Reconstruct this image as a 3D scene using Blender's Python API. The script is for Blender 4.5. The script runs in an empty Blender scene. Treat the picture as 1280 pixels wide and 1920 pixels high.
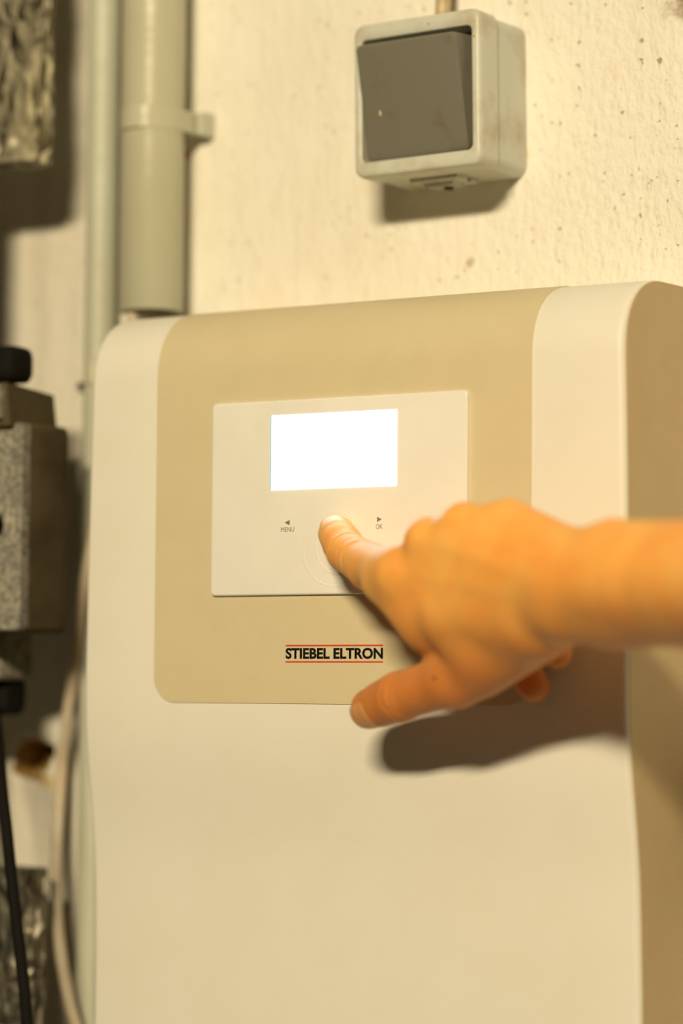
import bpy, bmesh, math, random
import numpy as np
from mathutils import Vector, Matrix, noise

# ------------------------------------------------------------------ camera, world, lamps, exposure
YAW, PITCH, ROLL, FPX = 0.56835, 0.06268, 0.008447, 5568.75
Fv = np.array([-math.sin(YAW) * math.cos(PITCH), math.cos(YAW) * math.cos(PITCH), math.sin(PITCH)])
R0 = np.array([math.cos(YAW), math.sin(YAW), 0.0]); U0 = np.cross(R0, Fv)
Rv = math.cos(ROLL) * R0 + math.sin(ROLL) * U0
Uv = -math.sin(ROLL) * R0 + math.cos(ROLL) * U0
ORG = np.array([0.0, -0.09, 1.45])
CAM = ORG - 1.237 * Fv
sc = bpy.context.scene
col = sc.collection
cam_d = bpy.data.cameras.new('camera'); cam = bpy.data.objects.new('camera', cam_d); col.objects.link(cam)
cam_d.sensor_fit = 'HORIZONTAL'; cam_d.sensor_width = 24.0; cam_d.lens = 24.0 * FPX / 1280
cam_d.clip_start = 0.02; cam_d.clip_end = 50
cam.matrix_world = Matrix(((Rv[0], Uv[0], -Fv[0], CAM[0]), (Rv[1], Uv[1], -Fv[1], CAM[1]), (Rv[2], Uv[2], -Fv[2], CAM[2]), (0, 0, 0, 1)))
cam_d.dof.use_dof = True; cam_d.dof.focus_distance = 1.235; cam_d.dof.aperture_fstop = 3.3
sc.camera = cam

w = bpy.data.worlds.new('world'); sc.world = w; w.use_nodes = True
w.node_tree.nodes['Background'].inputs[0].default_value = (1.0, 0.62, 0.24, 1)
w.node_tree.nodes['Background'].inputs[1].default_value = 0.020

lamp_d = bpy.data.lights.new('ceiling_lamp', 'AREA'); lamp = bpy.data.objects.new('ceiling_lamp', lamp_d); col.objects.link(lamp)
lamp_d.shape = 'RECTANGLE'; lamp_d.size = 0.56; lamp_d.size_y = 0.15
lamp_d.energy = 75.5; lamp_d.color = (1.0, 0.825, 0.51)
lamp.location = (0.79, -2.38, 2.43)
lamp.rotation_euler = (Vector((0.0, -0.05, 1.45)) - lamp.location).to_track_quat('-Z', 'Y').to_euler()

sc.view_settings.view_transform = 'Standard'; sc.view_settings.look = 'None'
sc.view_settings.gamma = 1.0; sc.view_settings.use_curve_mapping = False
sc.view_settings.exposure = 0.0

# ------------------------------------------------------------------ helpers
MM = 0.001
ZC = 1.45                                   # height of the middle of the picture, in metres

def at(px, py, h):
    """world point (m) seen at a pixel of the photo, h millimetres in front of the wall"""
    d = Fv + Rv * (px - 640) / FPX - Uv * (py - 960) / FPX
    return CAM + d * ((-h * MM - CAM[1]) / d[1])

def W(x, h, z):
    """millimetres: x along the wall, h out from the wall, z above the picture's middle"""
    return (x * MM, -h * MM, ZC + z * MM)

def tag(o, label=None, cat=None, group=None, kind=None):
    if label: o['label'] = label
    if cat: o['category'] = cat
    if group: o['group'] = group
    if kind: o['kind'] = kind
    return o

def mesh_obj(name, verts, faces, mat, parent=None, smooth=True, angle=None):
    me = bpy.data.meshes.new(name); me.from_pydata([tuple(v) for v in verts], [], [tuple(f) for f in faces]); me.validate(); me.update()
    return link(name, me, mat, parent, smooth, angle)

def link(name, me, mat, parent=None, smooth=True, angle=None):
    if mat: me.materials.append(mat)
    if smooth: me.shade_smooth()
    if angle is not None: me.set_sharp_from_angle(angle=math.radians(angle))
    o = bpy.data.objects.new(name, me); col.objects.link(o)
    if parent:
        o.parent = parent
        o.matrix_parent_inverse = parent.matrix_basis.inverted()
    return o

def from_bm(name, bm, mat, parent=None, smooth=True, angle=35):
    bmesh.ops.recalc_face_normals(bm, faces=bm.faces)
    me = bpy.data.meshes.new(name); bm.to_mesh(me); bm.free()
    return link(name, me, mat, parent, smooth, angle)

def empty(name, loc, **k):
    o = bpy.data.objects.new(name, None); col.objects.link(o); o.location = loc; o.empty_display_size = 0.02
    return tag(o, **k)

def rr_outline(x0, x1, z0, z1, r, n=8):
    """rounded rectangle outline, counter-clockwise seen from the room"""
    pts = []
    for cx, cz, a0 in ((x1 - r, z0 + r, -90), (x1 - r, z1 - r, 0), (x0 + r, z1 - r, 90), (x0 + r, z0 + r, 180)):
        for i in range(n + 1):
            a = math.radians(a0 + 90 * i / n); pts.append((cx + r * math.cos(a), cz + r * math.sin(a)))
    return pts

def loft(bm, loops, cap0=True, cap1=True, closed=True):
    vs = [[bm.verts.new(p) for p in L] for L in loops]
    n = len(vs[0])
    for a, b in zip(vs, vs[1:]):
        for i in range(n if closed else n - 1):
            j = (i + 1) % n
            bm.faces.new((a[i], a[j], b[j], b[i]))
    if cap0: bm.faces.new(vs[0][::-1])
    if cap1: bm.faces.new(vs[-1])
    return vs

def plate(bm, x0, x1, z0, z1, r, h0, h1, bev=0.6, fn=None, taper=0.0, nb=3):
    """rounded plate standing off the wall from h0 to h1 with a rounded front edge (mm)"""
    fn = fn or W
    loops = [[fn(x, h0, z) for x, z in rr_outline(x0 - taper, x1 + taper, z0 - taper, z1 + taper, r + taper)]]
    for k in range(nb + 1):
        a = math.pi / 2 * k / nb
        i = bev * (1 - math.cos(a)); h = h1 - bev + bev * math.sin(a)
        loops.append([fn(x, h, z) for x, z in rr_outline(x0 + i, x1 - i, z0 + i, z1 - i, max(r - i, 0.05))])
    loft(bm, loops)

def frames(path):
    P = [Vector(p) for p in path]; out = []; up = None
    for i, p in enumerate(P):
        t = (P[min(i + 1, len(P) - 1)] - P[max(i - 1, 0)]).normalized()
        if up is None: up = t.orthogonal().normalized()
        up = (up - t * up.dot(t)).normalized(); out.append((p, t, up, t.cross(up)))
    return out

def tube(bm, path, r, n=20, caps=True):
    loops = []
    for i, (p, t, u, v) in enumerate(frames(path)):
        rr = r[i] if isinstance(r, (list, tuple)) else r
        loops.append([p + (u * math.cos(2 * math.pi * k / n) + v * math.sin(2 * math.pi * k / n)) * rr for k in range(n)])
    loft(bm, loops, caps, caps)

def spline(pts, sub=8):
    P = [np.array(p, float) for p in pts]; P = [2 * P[0] - P[1]] + P + [2 * P[-1] - P[-2]]; out = []
    for i in range(1, len(P) - 2):
        for k in range(sub):
            t = k / sub
            out.append(0.5 * ((2 * P[i]) + (-P[i-1] + P[i+1]) * t + (2*P[i-1] - 5*P[i] + 4*P[i+1] - P[i+2]) * t*t + (-P[i-1] + 3*P[i] - 3*P[i+1] + P[i+2]) * t**3))
    out.append(P[-2]); return out

# ------------------------------------------------------------------ materials
def new_mat(name):
    m = bpy.data.materials.new(name); m.use_nodes = True
    nt = m.node_tree; return m, nt, nt.nodes['Principled BSDF']

def N(nt, t, **k):
    n = nt.nodes.new(t)
    for a, b in k.items(): setattr(n, a, b)
    return n

def noise_fac(nt, scale, detail=4, rough=0.6, lo=0.4, hi=0.6, stretch=(1, 1, 1), seed=0.0):
    tc = N(nt, 'ShaderNodeTexCoord'); mp = N(nt, 'ShaderNodeMapping'); mp.inputs['Scale'].default_value = stretch
    mp.inputs['Location'].default_value = (seed, seed * .7, seed * 1.3)
    nz = N(nt, 'ShaderNodeTexNoise'); nz.inputs['Scale'].default_value = scale; nz.inputs['Detail'].default_value = detail; nz.inputs['Roughness'].default_value = rough
    cr = N(nt, 'ShaderNodeMapRange'); cr.inputs['From Min'].default_value = lo; cr.inputs['From Max'].default_value = hi
    nt.links.new(tc.outputs['Object'], mp.inputs[0]); nt.links.new(mp.outputs[0], nz.inputs['Vector']); nt.links.new(nz.outputs[0], cr.inputs[0])
    return cr.outputs[0], nz.outputs[0]

def mixc(nt, fac, a, b):
    m = N(nt, 'ShaderNodeMix', data_type='RGBA')
    for s, v in ((0, fac), (6, a), (7, b)):
        if hasattr(v, 'default_value') or hasattr(v, 'is_output'): nt.links.new(v, m.inputs[s])
        else: m.inputs[s].default_value = v if s == 0 else (*v, 1)
    return m.outputs[2]

def mulv(nt, a, b, op='MULTIPLY'):
    m = N(nt, 'ShaderNodeMath', operation=op)
    for s, v in ((0, a), (1, b)):
        if isinstance(v, (int, float)): m.inputs[s].default_value = v
        else: nt.links.new(v, m.inputs[s])
    return m.outputs[0]

def bump(nt, p, h, strength, dist):
    b = N(nt, 'ShaderNodeBump'); b.inputs['Strength'].default_value = strength; b.inputs['Distance'].default_value = dist
    nt.links.new(h, b.inputs['Height']); nt.links.new(b.outputs[0], p.inputs['Normal']); return b

def simple(name, c, rough=0.5, metal=0.0, c2=None, scale=200, lo=.4, hi=.65, bmp=0, bscale=900, stretch=(1, 1, 1), spec=0.5, sat=1):
    m, nt, p = new_mat(name)
    p.inputs['Roughness'].default_value = rough; p.inputs['Metallic'].default_value = metal
    p.inputs['Specular IOR Level'].default_value = spec
    f, _ = noise_fac(nt, scale, lo=lo, hi=hi, stretch=stretch)
    nt.links.new(mixc(nt, f, c, c2 or tuple(v * .96 for v in c)), p.inputs['Base Color'])
    if bmp:
        _, h = noise_fac(nt, bscale, detail=2)
        bump(nt, p, h, bmp, 0.001)
    return m

M = {}
M['casing'] = simple('casing_white', (.805, .79, .745), .42, c2=(.79, .77, .71), scale=25, bmp=.12, bscale=1800, spec=.35)
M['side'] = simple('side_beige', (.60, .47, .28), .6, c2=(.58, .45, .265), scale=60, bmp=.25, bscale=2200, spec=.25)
M['strip'] = simple('strip_beige', (.655, .575, .395), .5, c2=(.64, .56, .38), scale=60, bmp=.16, bscale=2200, spec=.35)
M['panel'] = simple('panel_white', (.86, .85, .83), .16, scale=30, spec=.5)
M['print'] = simple('print_grey', (.20, .19, .16), .5)
M['black_print'] = simple('print_black', (.006, .006, .007), .8, spec=.1)
M['red_print'] = simple('print_red', (.62, .05, .03), .5)
def pipe_ripple(m):
    nt = m.node_tree; p = nt.nodes['Principled BSDF']
    _, h = noise_fac(nt, 2500, detail=1, stretch=(.01, .01, 1)); bump(nt, p, h, .35, .0006)
M['pipe_l'] = simple('conduit_grey', (.56, .585, .51), .38, c2=(.51, .52, .43), scale=30, stretch=(1, 1, .2)); pipe_ripple(M['pipe_l'])
M['pipe_r'] = simple('conduit_yellowed', (.55, .555, .44), .30, c2=(.50, .49, .37), scale=18, stretch=(1, 1, .3)); pipe_ripple(M['pipe_r'])
M['frame'] = simple('switch_frame', (.60, .62, .57), .4, c2=(.44, .38, .26), scale=45, lo=.50, hi=.78, bmp=.15, bscale=900)
M['cable_w'] = simple('cable_cream', (.62, .57, .46), .5, c2=(.55, .44, .33), scale=40)
M['cable_y'] = simple('cable_yellowed', (.60, .50, .30), .45, c2=(.35, .22, .12), scale=60)
M['black'] = simple('black_rubber', (.007, .006, .005), .75, spec=.15)
M['dark_shell'] = simple('shell_dark', (.105, .085, .05), .9, c2=(.07, .055, .03), scale=30, spec=.1)
M['grip'] = simple('dark_gap', (.03, .028, .022), .8)
M['rust'] = simple('rust_mark', (.42, .16, .06), .8)
M['membrane'] = simple('membrane_grey', (.52, .54, .50), .6, c2=(.36, .35, .30), scale=90)

def speckle_mat():
    m, nt, p = new_mat('shell_speckled'); p.inputs['Roughness'].default_value = .8
    f, h = noise_fac(nt, 420, detail=3, rough=.7, lo=.38, hi=.62)
    g, _ = noise_fac(nt, 60, lo=.4, hi=.6, seed=3)
    c = mixc(nt, f, (.13, .125, .11), (.42, .40, .33)); c = mixc(nt, mulv(nt, g, .5), c, (.12, .12, .11))
    nt.links.new(c, p.inputs['Base Color']); bump(nt, p, h, .8, .001); return m
M['speckle'] = speckle_mat()

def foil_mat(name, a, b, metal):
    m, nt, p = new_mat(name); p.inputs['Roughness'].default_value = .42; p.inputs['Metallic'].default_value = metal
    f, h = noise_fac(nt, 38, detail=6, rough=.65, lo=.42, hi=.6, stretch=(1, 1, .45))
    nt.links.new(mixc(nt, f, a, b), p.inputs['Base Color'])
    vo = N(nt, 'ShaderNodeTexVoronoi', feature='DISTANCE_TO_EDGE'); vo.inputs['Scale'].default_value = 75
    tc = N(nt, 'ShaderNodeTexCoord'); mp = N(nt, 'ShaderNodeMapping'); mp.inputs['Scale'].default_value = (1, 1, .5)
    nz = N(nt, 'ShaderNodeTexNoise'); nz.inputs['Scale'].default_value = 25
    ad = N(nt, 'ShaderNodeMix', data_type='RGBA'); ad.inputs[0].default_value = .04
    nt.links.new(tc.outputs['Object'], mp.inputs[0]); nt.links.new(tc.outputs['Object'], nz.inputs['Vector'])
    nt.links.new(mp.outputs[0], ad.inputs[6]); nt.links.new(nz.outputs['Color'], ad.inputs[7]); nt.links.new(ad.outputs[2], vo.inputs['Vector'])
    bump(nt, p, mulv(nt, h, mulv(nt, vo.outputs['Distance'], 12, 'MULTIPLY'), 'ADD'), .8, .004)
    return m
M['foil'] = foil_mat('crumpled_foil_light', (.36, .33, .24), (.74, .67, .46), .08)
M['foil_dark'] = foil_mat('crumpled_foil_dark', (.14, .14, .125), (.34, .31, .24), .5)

def rocker_mat():
    m, nt, p = new_mat('rocker_grey'); p.inputs['Roughness'].default_value = .42
    f, _ = noise_fac(nt, 70, detail=6, rough=.65, lo=.55, hi=.75)
    c = mixc(nt, mulv(nt, f, .55), (.172, .165, .138), (.11, .072, .038))
    f2, h = noise_fac(nt, 1200, detail=2, lo=.3, hi=.7, seed=2)
    c = mixc(nt, mulv(nt, f2, .12), c, (.23, .215, .17))
    nt.links.new(c, p.inputs['Base Color']); bump(nt, p, h, .12, .001); return m
M['rocker'] = rocker_mat()

def wall_mat():
    m, nt, p = new_mat('painted_plaster'); p.inputs['Roughness'].default_value = .62; p.inputs['Specular IOR Level'].default_value = .3
    tc = N(nt, 'ShaderNodeTexCoord')
    sx = N(nt, 'ShaderNodeSeparateXYZ'); nt.links.new(tc.outputs['Object'], sx.inputs[0])
    right = N(nt, 'ShaderNodeMapRange'); right.inputs[1].default_value = -.03; right.inputs[2].default_value = .09
    nt.links.new(sx.outputs[0], right.inputs[0])
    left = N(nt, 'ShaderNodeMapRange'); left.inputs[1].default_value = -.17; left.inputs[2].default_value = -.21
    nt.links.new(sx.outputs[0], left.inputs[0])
    f, _ = noise_fac(nt, 9, detail=5, lo=.45, hi=.7)
    c = mixc(nt, f, (.855, .835, .79), (.80, .765, .68))
    # yellow damp blotches
    f, _ = noise_fac(nt, 28, detail=5, rough=.7, lo=.60, hi=.74, seed=5.1)
    c = mixc(nt, mulv(nt, f, .35), c, (.72, .58, .40))
    # vertical runs of dirt on the left
    f, _ = noise_fac(nt, 60, detail=4, lo=.48, hi=.68, stretch=(1, 1, .05), seed=1.3)
    c = mixc(nt, mulv(nt, mulv(nt, f, .38), left.outputs[0]), c, (.45, .42, .34))
    # small ochre specks, dense to the right
    vo = N(nt, 'ShaderNodeTexVoronoi'); vo.inputs['Scale'].default_value = 230
    wn = N(nt, 'ShaderNodeTexNoise'); wn.inputs['Scale'].default_value = 420; nt.links.new(tc.outputs['Object'], wn.inputs['Vector'])
    wv = N(nt, 'ShaderNodeVectorMath', operation='MULTIPLY_ADD'); wv.inputs[1].default_value = (.0042, .0042, .0042)
    nt.links.new(wn.outputs['Color'], wv.inputs[0]); nt.links.new(tc.outputs['Object'], wv.inputs[2]); nt.links.new(wv.outputs[0], vo.inputs['Vector'])
    sep = N(nt, 'ShaderNodeSeparateColor'); nt.links.new(vo.outputs['Color'], sep.inputs[0])
    thr = N(nt, 'ShaderNodeMapRange'); thr.inputs[1].default_value = .35; thr.inputs[2].default_value = 1.0; thr.inputs[3].default_value = 0.0; thr.inputs[4].default_value = .24
    nt.links.new(sep.outputs[0], thr.inputs[0])
    dn = mulv(nt, vo.outputs['Distance'], thr.outputs[0], 'SUBTRACT')
    sp = N(nt, 'ShaderNodeMapRange'); sp.inputs[1].default_value = .0; sp.inputs[2].default_value = -.13; nt.links.new(dn, sp.inputs[0])
    c = mixc(nt, mulv(nt, mulv(nt, sp.outputs[0], .85), right.outputs[0]), c, (.42, .31, .13))
    # rare larger brown marks
    f, _ = noise_fac(nt, 75, detail=3, rough=.5, lo=.735, hi=.80, seed=9.3)
    c = mixc(nt, mulv(nt, f, .7), c, (.48, .33, .16))
    c = mixc(nt, mulv(nt, left.outputs[0], .45), c, (.60, .56, .48))  # left end tinted darker: light falloff and shade put into the wall colour
    geo = N(nt, 'ShaderNodeTexCoord')
    for (sxp, syp, rad, cc, am_) in ((349, 292, .0042, (.55, .13, .04), 1.0), (880, 492, .0030, (.50, .36, .18), .7), (1290, -10, .012, (.30, .20, .10), .95), (128, 1700, .004, (.50, .33, .18), .5), (92, 1462, .006, (.62, .44, .14), .8), (700, 330, .012, (.75, .60, .42), .35), (985, 290, .004, (.75, .58, .25), .6), (500, 560, .02, (.80, .68, .50), .3)):
        q_ = at(sxp, syp, 0); vd = N(nt, 'ShaderNodeVectorMath', operation='DISTANCE'); vd.inputs[1].default_value = tuple(q_)
        nt.links.new(geo.outputs['Object'], vd.inputs[0])
        nzz, raw = noise_fac(nt, 130, detail=3, lo=0, hi=1)
        md = mulv(nt, vd.outputs['Value'], mulv(nt, mulv(nt, raw, -rad * 2.2), rad * 1.1, 'ADD'), 'ADD')
        mr = N(nt, 'ShaderNodeMapRange'); mr.inputs[1].default_value = rad; mr.inputs[2].default_value = rad * .2; nt.links.new(md, mr.inputs[0])
        c = mixc(nt, mulv(nt, mr.outputs[0], am_), c, cc)
    nt.links.new(c, p.inputs['Base Color'])
    # orange-peel roller relief, stronger to the right
    _, h1 = noise_fac(nt, 260, detail=4, rough=.55, stretch=(1, 1, .55))
    _, h2 = noise_fac(nt, 45, detail=3, stretch=(1, 1, .35), seed=2)
    am = N(nt, 'ShaderNodeMapRange'); am.inputs[3].default_value = .3; am.inputs[4].default_value = 1.0; nt.links.new(right.outputs[0], am.inputs[0])
    h = mulv(nt, mulv(nt, mulv(nt, h1, am.outputs[0]), mulv(nt, h2, 1.1), 'ADD'), mulv(nt, sp.outputs[0], -.35), 'ADD')
    bump(nt, p, h, .75, .003)
    return m
M['wall'] = wall_mat()
M['hole'] = simple('crumbling_plaster', (.46, .30, .11), .95, c2=(.20, .11, .04), scale=90, bmp=.8, bscale=260, spec=.1)
M['floor'] = simple('concrete_floor', (.35, .34, .32), .8, c2=(.27, .26, .24), scale=6, bmp=.3, bscale=90)

def screen_mat(name, c, s):
    m, nt, p = new_mat(name); p.inputs['Base Color'].default_value = (.02, .02, .02, 1)
    p.inputs['Emission Color'].default_value = (*c, 1); p.inputs['Emission Strength'].default_value = s; p.inputs['Roughness'].default_value = .2
    return m
M['screen'] = screen_mat('display_glow', (.80, .93, 1.0), 6)
M['screen_ink'] = screen_mat('display_ink', (.95, .97, 1.0), 0.75)
M['screen_edge'] = screen_mat('display_edge', (.12, .55, .62), 0.9)

def skin_mat():
    m, nt, p = new_mat('skin'); p.inputs['Roughness'].default_value = .48; p.inputs['Specular IOR Level'].default_value = .35
    f, _ = noise_fac(nt, 38, detail=4, lo=.38, hi=.66)
    c = mixc(nt, f, (.97, .50, .125), (.95, .39, .084))
    f, _ = noise_fac(nt, 14, detail=3, lo=.5, hi=.75, seed=4)
    c = mixc(nt, mulv(nt, f, .35), c, (.78, .42, .12))
    # thumb and finger ends are ruddier than the back of the hand
    tc = N(nt, 'ShaderNodeTexCoord'); sx = N(nt, 'ShaderNodeSeparateXYZ'); nt.links.new(tc.outputs['Object'], sx.inputs[0])
    wob, raw = noise_fac(nt, 30, detail=2, lo=.3, hi=.7, seed=7)
    mr = N(nt, 'ShaderNodeMapRange'); mr.inputs[1].default_value = 1.421; mr.inputs[2].default_value = 1.385
    nt.links.new(mulv(nt, sx.outputs[2], mulv(nt, wob, .010), 'ADD'), mr.inputs[0])
    c = mixc(nt, mulv(nt, mr.outputs[0], .85), c, (.56, .185, .050))
    nt.links.new(c, p.inputs['Base Color'])
    p.inputs['Subsurface Weight'].default_value = .07; p.inputs['Subsurface Scale'].default_value = .004
    p.inputs['Subsurface Radius'].default_value = (1.0, .35, .12)
    _, h = noise_fac(nt, 520, detail=3, rough=.6)
    bump(nt, p, h, .16, .001); return m
M['skin'] = skin_mat()
M['nail'] = simple('nail', (.86, .46, .19), .36, c2=(.88, .52, .26), scale=60, spec=.45)
M['thumbnail'] = simple('thumbnail', (.66, .30, .11), .36, c2=(.70, .36, .15), scale=60, spec=.45)
M['nail_edge'] = simple('nail_free_edge', (.82, .66, .48), .3)
M['mole'] = simple('mole', (.20, .08, .03), .6)

# ------------------------------------------------------------------ setting: wall with a broken hole, floor
hole_px = [(40, 1387), (74, 1386), (99, 1402), (96, 1425), (84, 1440), (72, 1466), (50, 1458), (24, 1450), (28, 1420)]
hole_xz = np.array([at(x, y, 0)[[0, 2]] for x, y in hole_px])
def poly_dist(X, Z, P):
    d = np.full(X.shape, 1e9); inside = np.zeros(X.shape, bool)
    for i in range(len(P)):
        a, b = P[i], P[(i + 1) % len(P)]; e = b - a
        t = np.clip(((X - a[0]) * e[0] + (Z - a[1]) * e[1]) / (e @ e), 0, 1)
        d = np.minimum(d, np.hypot(X - a[0] - t * e[0], Z - a[1] - t * e[1]))
        c = ((a[1] > Z) != (b[1] > Z)) & (X < (b[0] - a[0]) * (Z - a[1]) / (b[1] - a[1] + 1e-12) + a[0])
        inside ^= c
    return np.where(inside, d, -d)
hc = hole_xz.mean(0)
xs = np.unique(np.round(np.concatenate([np.linspace(-1.6, 1.6, 41), np.arange(hc[0] - .022, hc[0] + .022, .0006)]), 5))
zs = np.unique(np.round(np.concatenate([np.linspace(0, 2.6, 33), np.arange(hc[1] - .022, hc[1] + .022, .0006)]), 5))
X, Z = np.meshgrid(xs, zs)
jit = np.array([[noise.noise(Vector((x * 260, 3.1, z * 260))) for x in xs] for z in zs]) * .0012
dd = poly_dist(X, Z, hole_xz) + jit * (np.abs(X - hc[0]) < .03)
Y = np.where(dd > 0, np.minimum(dd * 7, .004 + .016 * np.clip((Z - hc[1] + .012) / .018, 0, 1)) + jit * 2, np.where(dd > -.0035, (dd + .0035) * .35, 0)) * (np.hypot(X - hc[0], Z - hc[1]) < .03)
# the lower lip of the hole is chipped away to a slope
nx, nz_ = len(xs), len(zs)
faces = [(j * nx + i, j * nx + i + 1, (j + 1) * nx + i + 1, (j + 1) * nx + i) for j in range(nz_ - 1) for i in range(nx - 1)]
wall = mesh_obj('wall_back', np.stack([X, Y, Z], -1).reshape(-1, 3), faces, M['wall'])
wall.data.materials.append(M['hole'])
Yf = Y.reshape(-1)
mi = [1 if max(Yf[v] for v in f) > .0012 else 0 for f in faces]
wall.data.polygons.foreach_set('material_index', mi)
tag(wall, 'cream painted rough plaster wall with brown specks and a broken hole', kind='structure')
fl = mesh_obj('floor', [(-1.6, -2.6, 0), (1.6, -2.6, 0), (1.6, 0, 0), (-1.6, 0, 0)], [(0, 1, 2, 3)], M['floor'])
tag(fl, 'grey concrete floor below the wall', kind='structure')

# ------------------------------------------------------------------ heating unit
unit = empty('heating_unit', W(0, 0, -420), label='large white wall-mounted heating unit with beige front strip and lit display', cat='heating unit')
HF = 90.0
low = [(-420, 13), (-300, 11.6), (-214, 10.7), (-190, 10.4), (-166, 9.7), (-155, 9.2), (-144, 8.3), (-135, 7.2), (-126, 5.8), (-118, 4.5), (-110, 3.1), (-102, 1.9), (-95, 1.0), (-87, .4), (-78, .1), (-70, 0)]
prof = [(z, HF - r) for z, r in low] + [(z, HF) for z in range(-60, 60, 10)] + [(60, HF)]
zt, rz, rh = 60.0, 32.0, 34.0
for k in range(1, 25):
    a = math.pi / 2 * k / 24
    prof.append((zt + rz * math.sin(a) ** .92, HF - rh + rh * math.cos(a) ** .92))
prof[-1] = (zt + rz, HF - rh)
prof += [(92.2, 45), (92.4, 30), (92.5, 12), (92.5, 2)]
def half(z):
    return np.interp(z, [-420, -300, -95, -53, 18, 65, 95], [134.6, 134.6, 133.6, 133.4, 132.3, 131.4, 130.6])
def cover_row(z, h):
    wl, wr = -half(z) - .2, half(z) - .6; dr = 0.0
    r = min(2.6, max(h - 1, .3)); n = 6; L = [W(wl + dr, 0.5, z), W(wl + dr * .09, max(h - r - 8, .6) if h > 12 else .6, z)]
    for i in range(n + 1):
        a = math.pi - math.pi / 2 * i / n; L.append(W(wl + r + r * math.cos(a), h - r + r * math.sin(a), z))
    L += [W(wl + 30, h, z), W(0, h, z), W(wr - 30, h, z)]
    for i in range(n + 1):
        a = math.pi / 2 - math.pi / 2 * i / n; L.append(W(wr - r + r * math.cos(a), h - r + r * math.sin(a), z))
    L += [W(wr - dr * .09, max(h - r - 8, .6) if h > 12 else .6, z), W(wr - dr, 0.5, z)]
    return L
bm = bmesh.new()
loft(bm, [cover_row(z, h) for z, h in prof], True, True)
casing = from_bm('casing', bm, M['casing'], unit, angle=60)

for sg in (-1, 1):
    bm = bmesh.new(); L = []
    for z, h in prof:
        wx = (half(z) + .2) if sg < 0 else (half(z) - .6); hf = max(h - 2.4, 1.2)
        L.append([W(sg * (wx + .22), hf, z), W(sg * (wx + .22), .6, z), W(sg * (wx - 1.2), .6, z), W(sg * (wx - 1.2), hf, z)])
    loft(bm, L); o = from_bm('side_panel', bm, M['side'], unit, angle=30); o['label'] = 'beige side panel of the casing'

# beige strip: follows the same profile, a hair proud, rounded lower corners
def prof_pts():
    """dense arc-length list of (z, h) with outward normals for the strip"""
    src = [(z, h) for z, h in prof if z > -95]; out = []
    for (z0, h0), (z1, h1) in zip(src, src[1:]):
        n = max(1, int(math.hypot(z1 - z0, h1 - h0) / 2.0))
        for k in range(n): out.append((z0 + (z1 - z0) * k / n, h0 + (h1 - h0) * k / n))
    out.append(src[-1]); return out
XL, XR, ZB, RC = -95.2, 90.2, -79.8, 11.0
pp = [(z, h) for z, h in prof_pts() if z > ZB + RC + .5 or h < 50]
zz = [ZB + RC * (1 - math.cos(math.pi / 2 * k / 14)) for k in range(15)]
rowsz = [(z, float(np.interp(z, [p[0] for p in low[-6:]] , [HF - p[1] for p in low[-6:]]))) for z in zz] + pp
bm = bmesh.new(); g = []
for k, (z, h) in enumerate(rowsz):
    a, b = rowsz[max(k - 1, 0)], rowsz[min(k + 1, len(rowsz) - 1)]
    t = np.array([b[0] - a[0], b[1] - a[1]]); t = t / (np.linalg.norm(t) + 1e-9); nrm = (-t[1], t[0])
    dz = ZB + RC - z; ins = RC - math.sqrt(max(RC * RC - dz * dz, 0)) if dz > 0 else 0
    row = []
    for off in (-.6, .45):
        row.append([W(x, h + nrm[1] * off, z + nrm[0] * off) for x in np.linspace(XL + ins, XR - ins, 9)])
    g.append(row[1][::1] + row[0][::-1])
loft(bm, g)
strip = from_bm('front_strip', bm, M['strip'], unit, angle=40); strip['label'] = 'beige strip running over the top of the white casing'

# control panel
bm = bmesh.new(); plate(bm, -64.8, 61.6, -34.4, 48.0, 2.2, HF - .5, HF + 2.3, bev=.9, nb=4)
panel = from_bm('control_panel', bm, M['panel'], unit, angle=50); panel['label'] = 'glossy white control panel plate'
HP = HF + 2.3
bm = bmesh.new(); plate(bm, -33.9, 28.2, 10.0, 41.5, .2, HP - .4, HP + .12, bev=.05, nb=1)
disp = from_bm('display', bm, M['screen'], panel, smooth=False); disp['label'] = 'glowing white display screen'
bm = bmesh.new(); plate(bm, -34.3, -33.75, 10.1, 41.4, .1, HP - .4, HP + .16, bev=.04, nb=1)
e = from_bm('display_edge', bm, M['screen_edge'], panel, smooth=False); e['label'] = 'thin teal edge of the display'
# faint menu lines on the washed-out display: tiny separate strokes
rnd = random.Random(5)
bm = bmesh.new()
def stroke(x, z, wd, ht): plate(bm, x, x + wd, z, z + ht, .05, HP, HP + .15, bev=.02, nb=1)
stroke(-29.5, 33.7, 55, .16)
for z, x0, x1 in ((35.3, -28, -15), (29.6, -27, -15.5), (24.6, -27, -7.5), (19.8, -27, -7), (15.2, -27, -15)):
    x = x0
    while x < x1:
        wd = rnd.uniform(.3, .5); stroke(x, z, wd, rnd.choice((1.5, 2.0, 2.2))); 
        if rnd.random() < .6: stroke(x, z + rnd.choice((0, .9, 1.7)), rnd.uniform(.9, 1.4), .32)
        x += rnd.uniform(1.2, 1.9)
ink = from_bm('menu_lines', bm, M['screen_ink'], panel, smooth=False); ink['kind'] = 'stuff'
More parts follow.
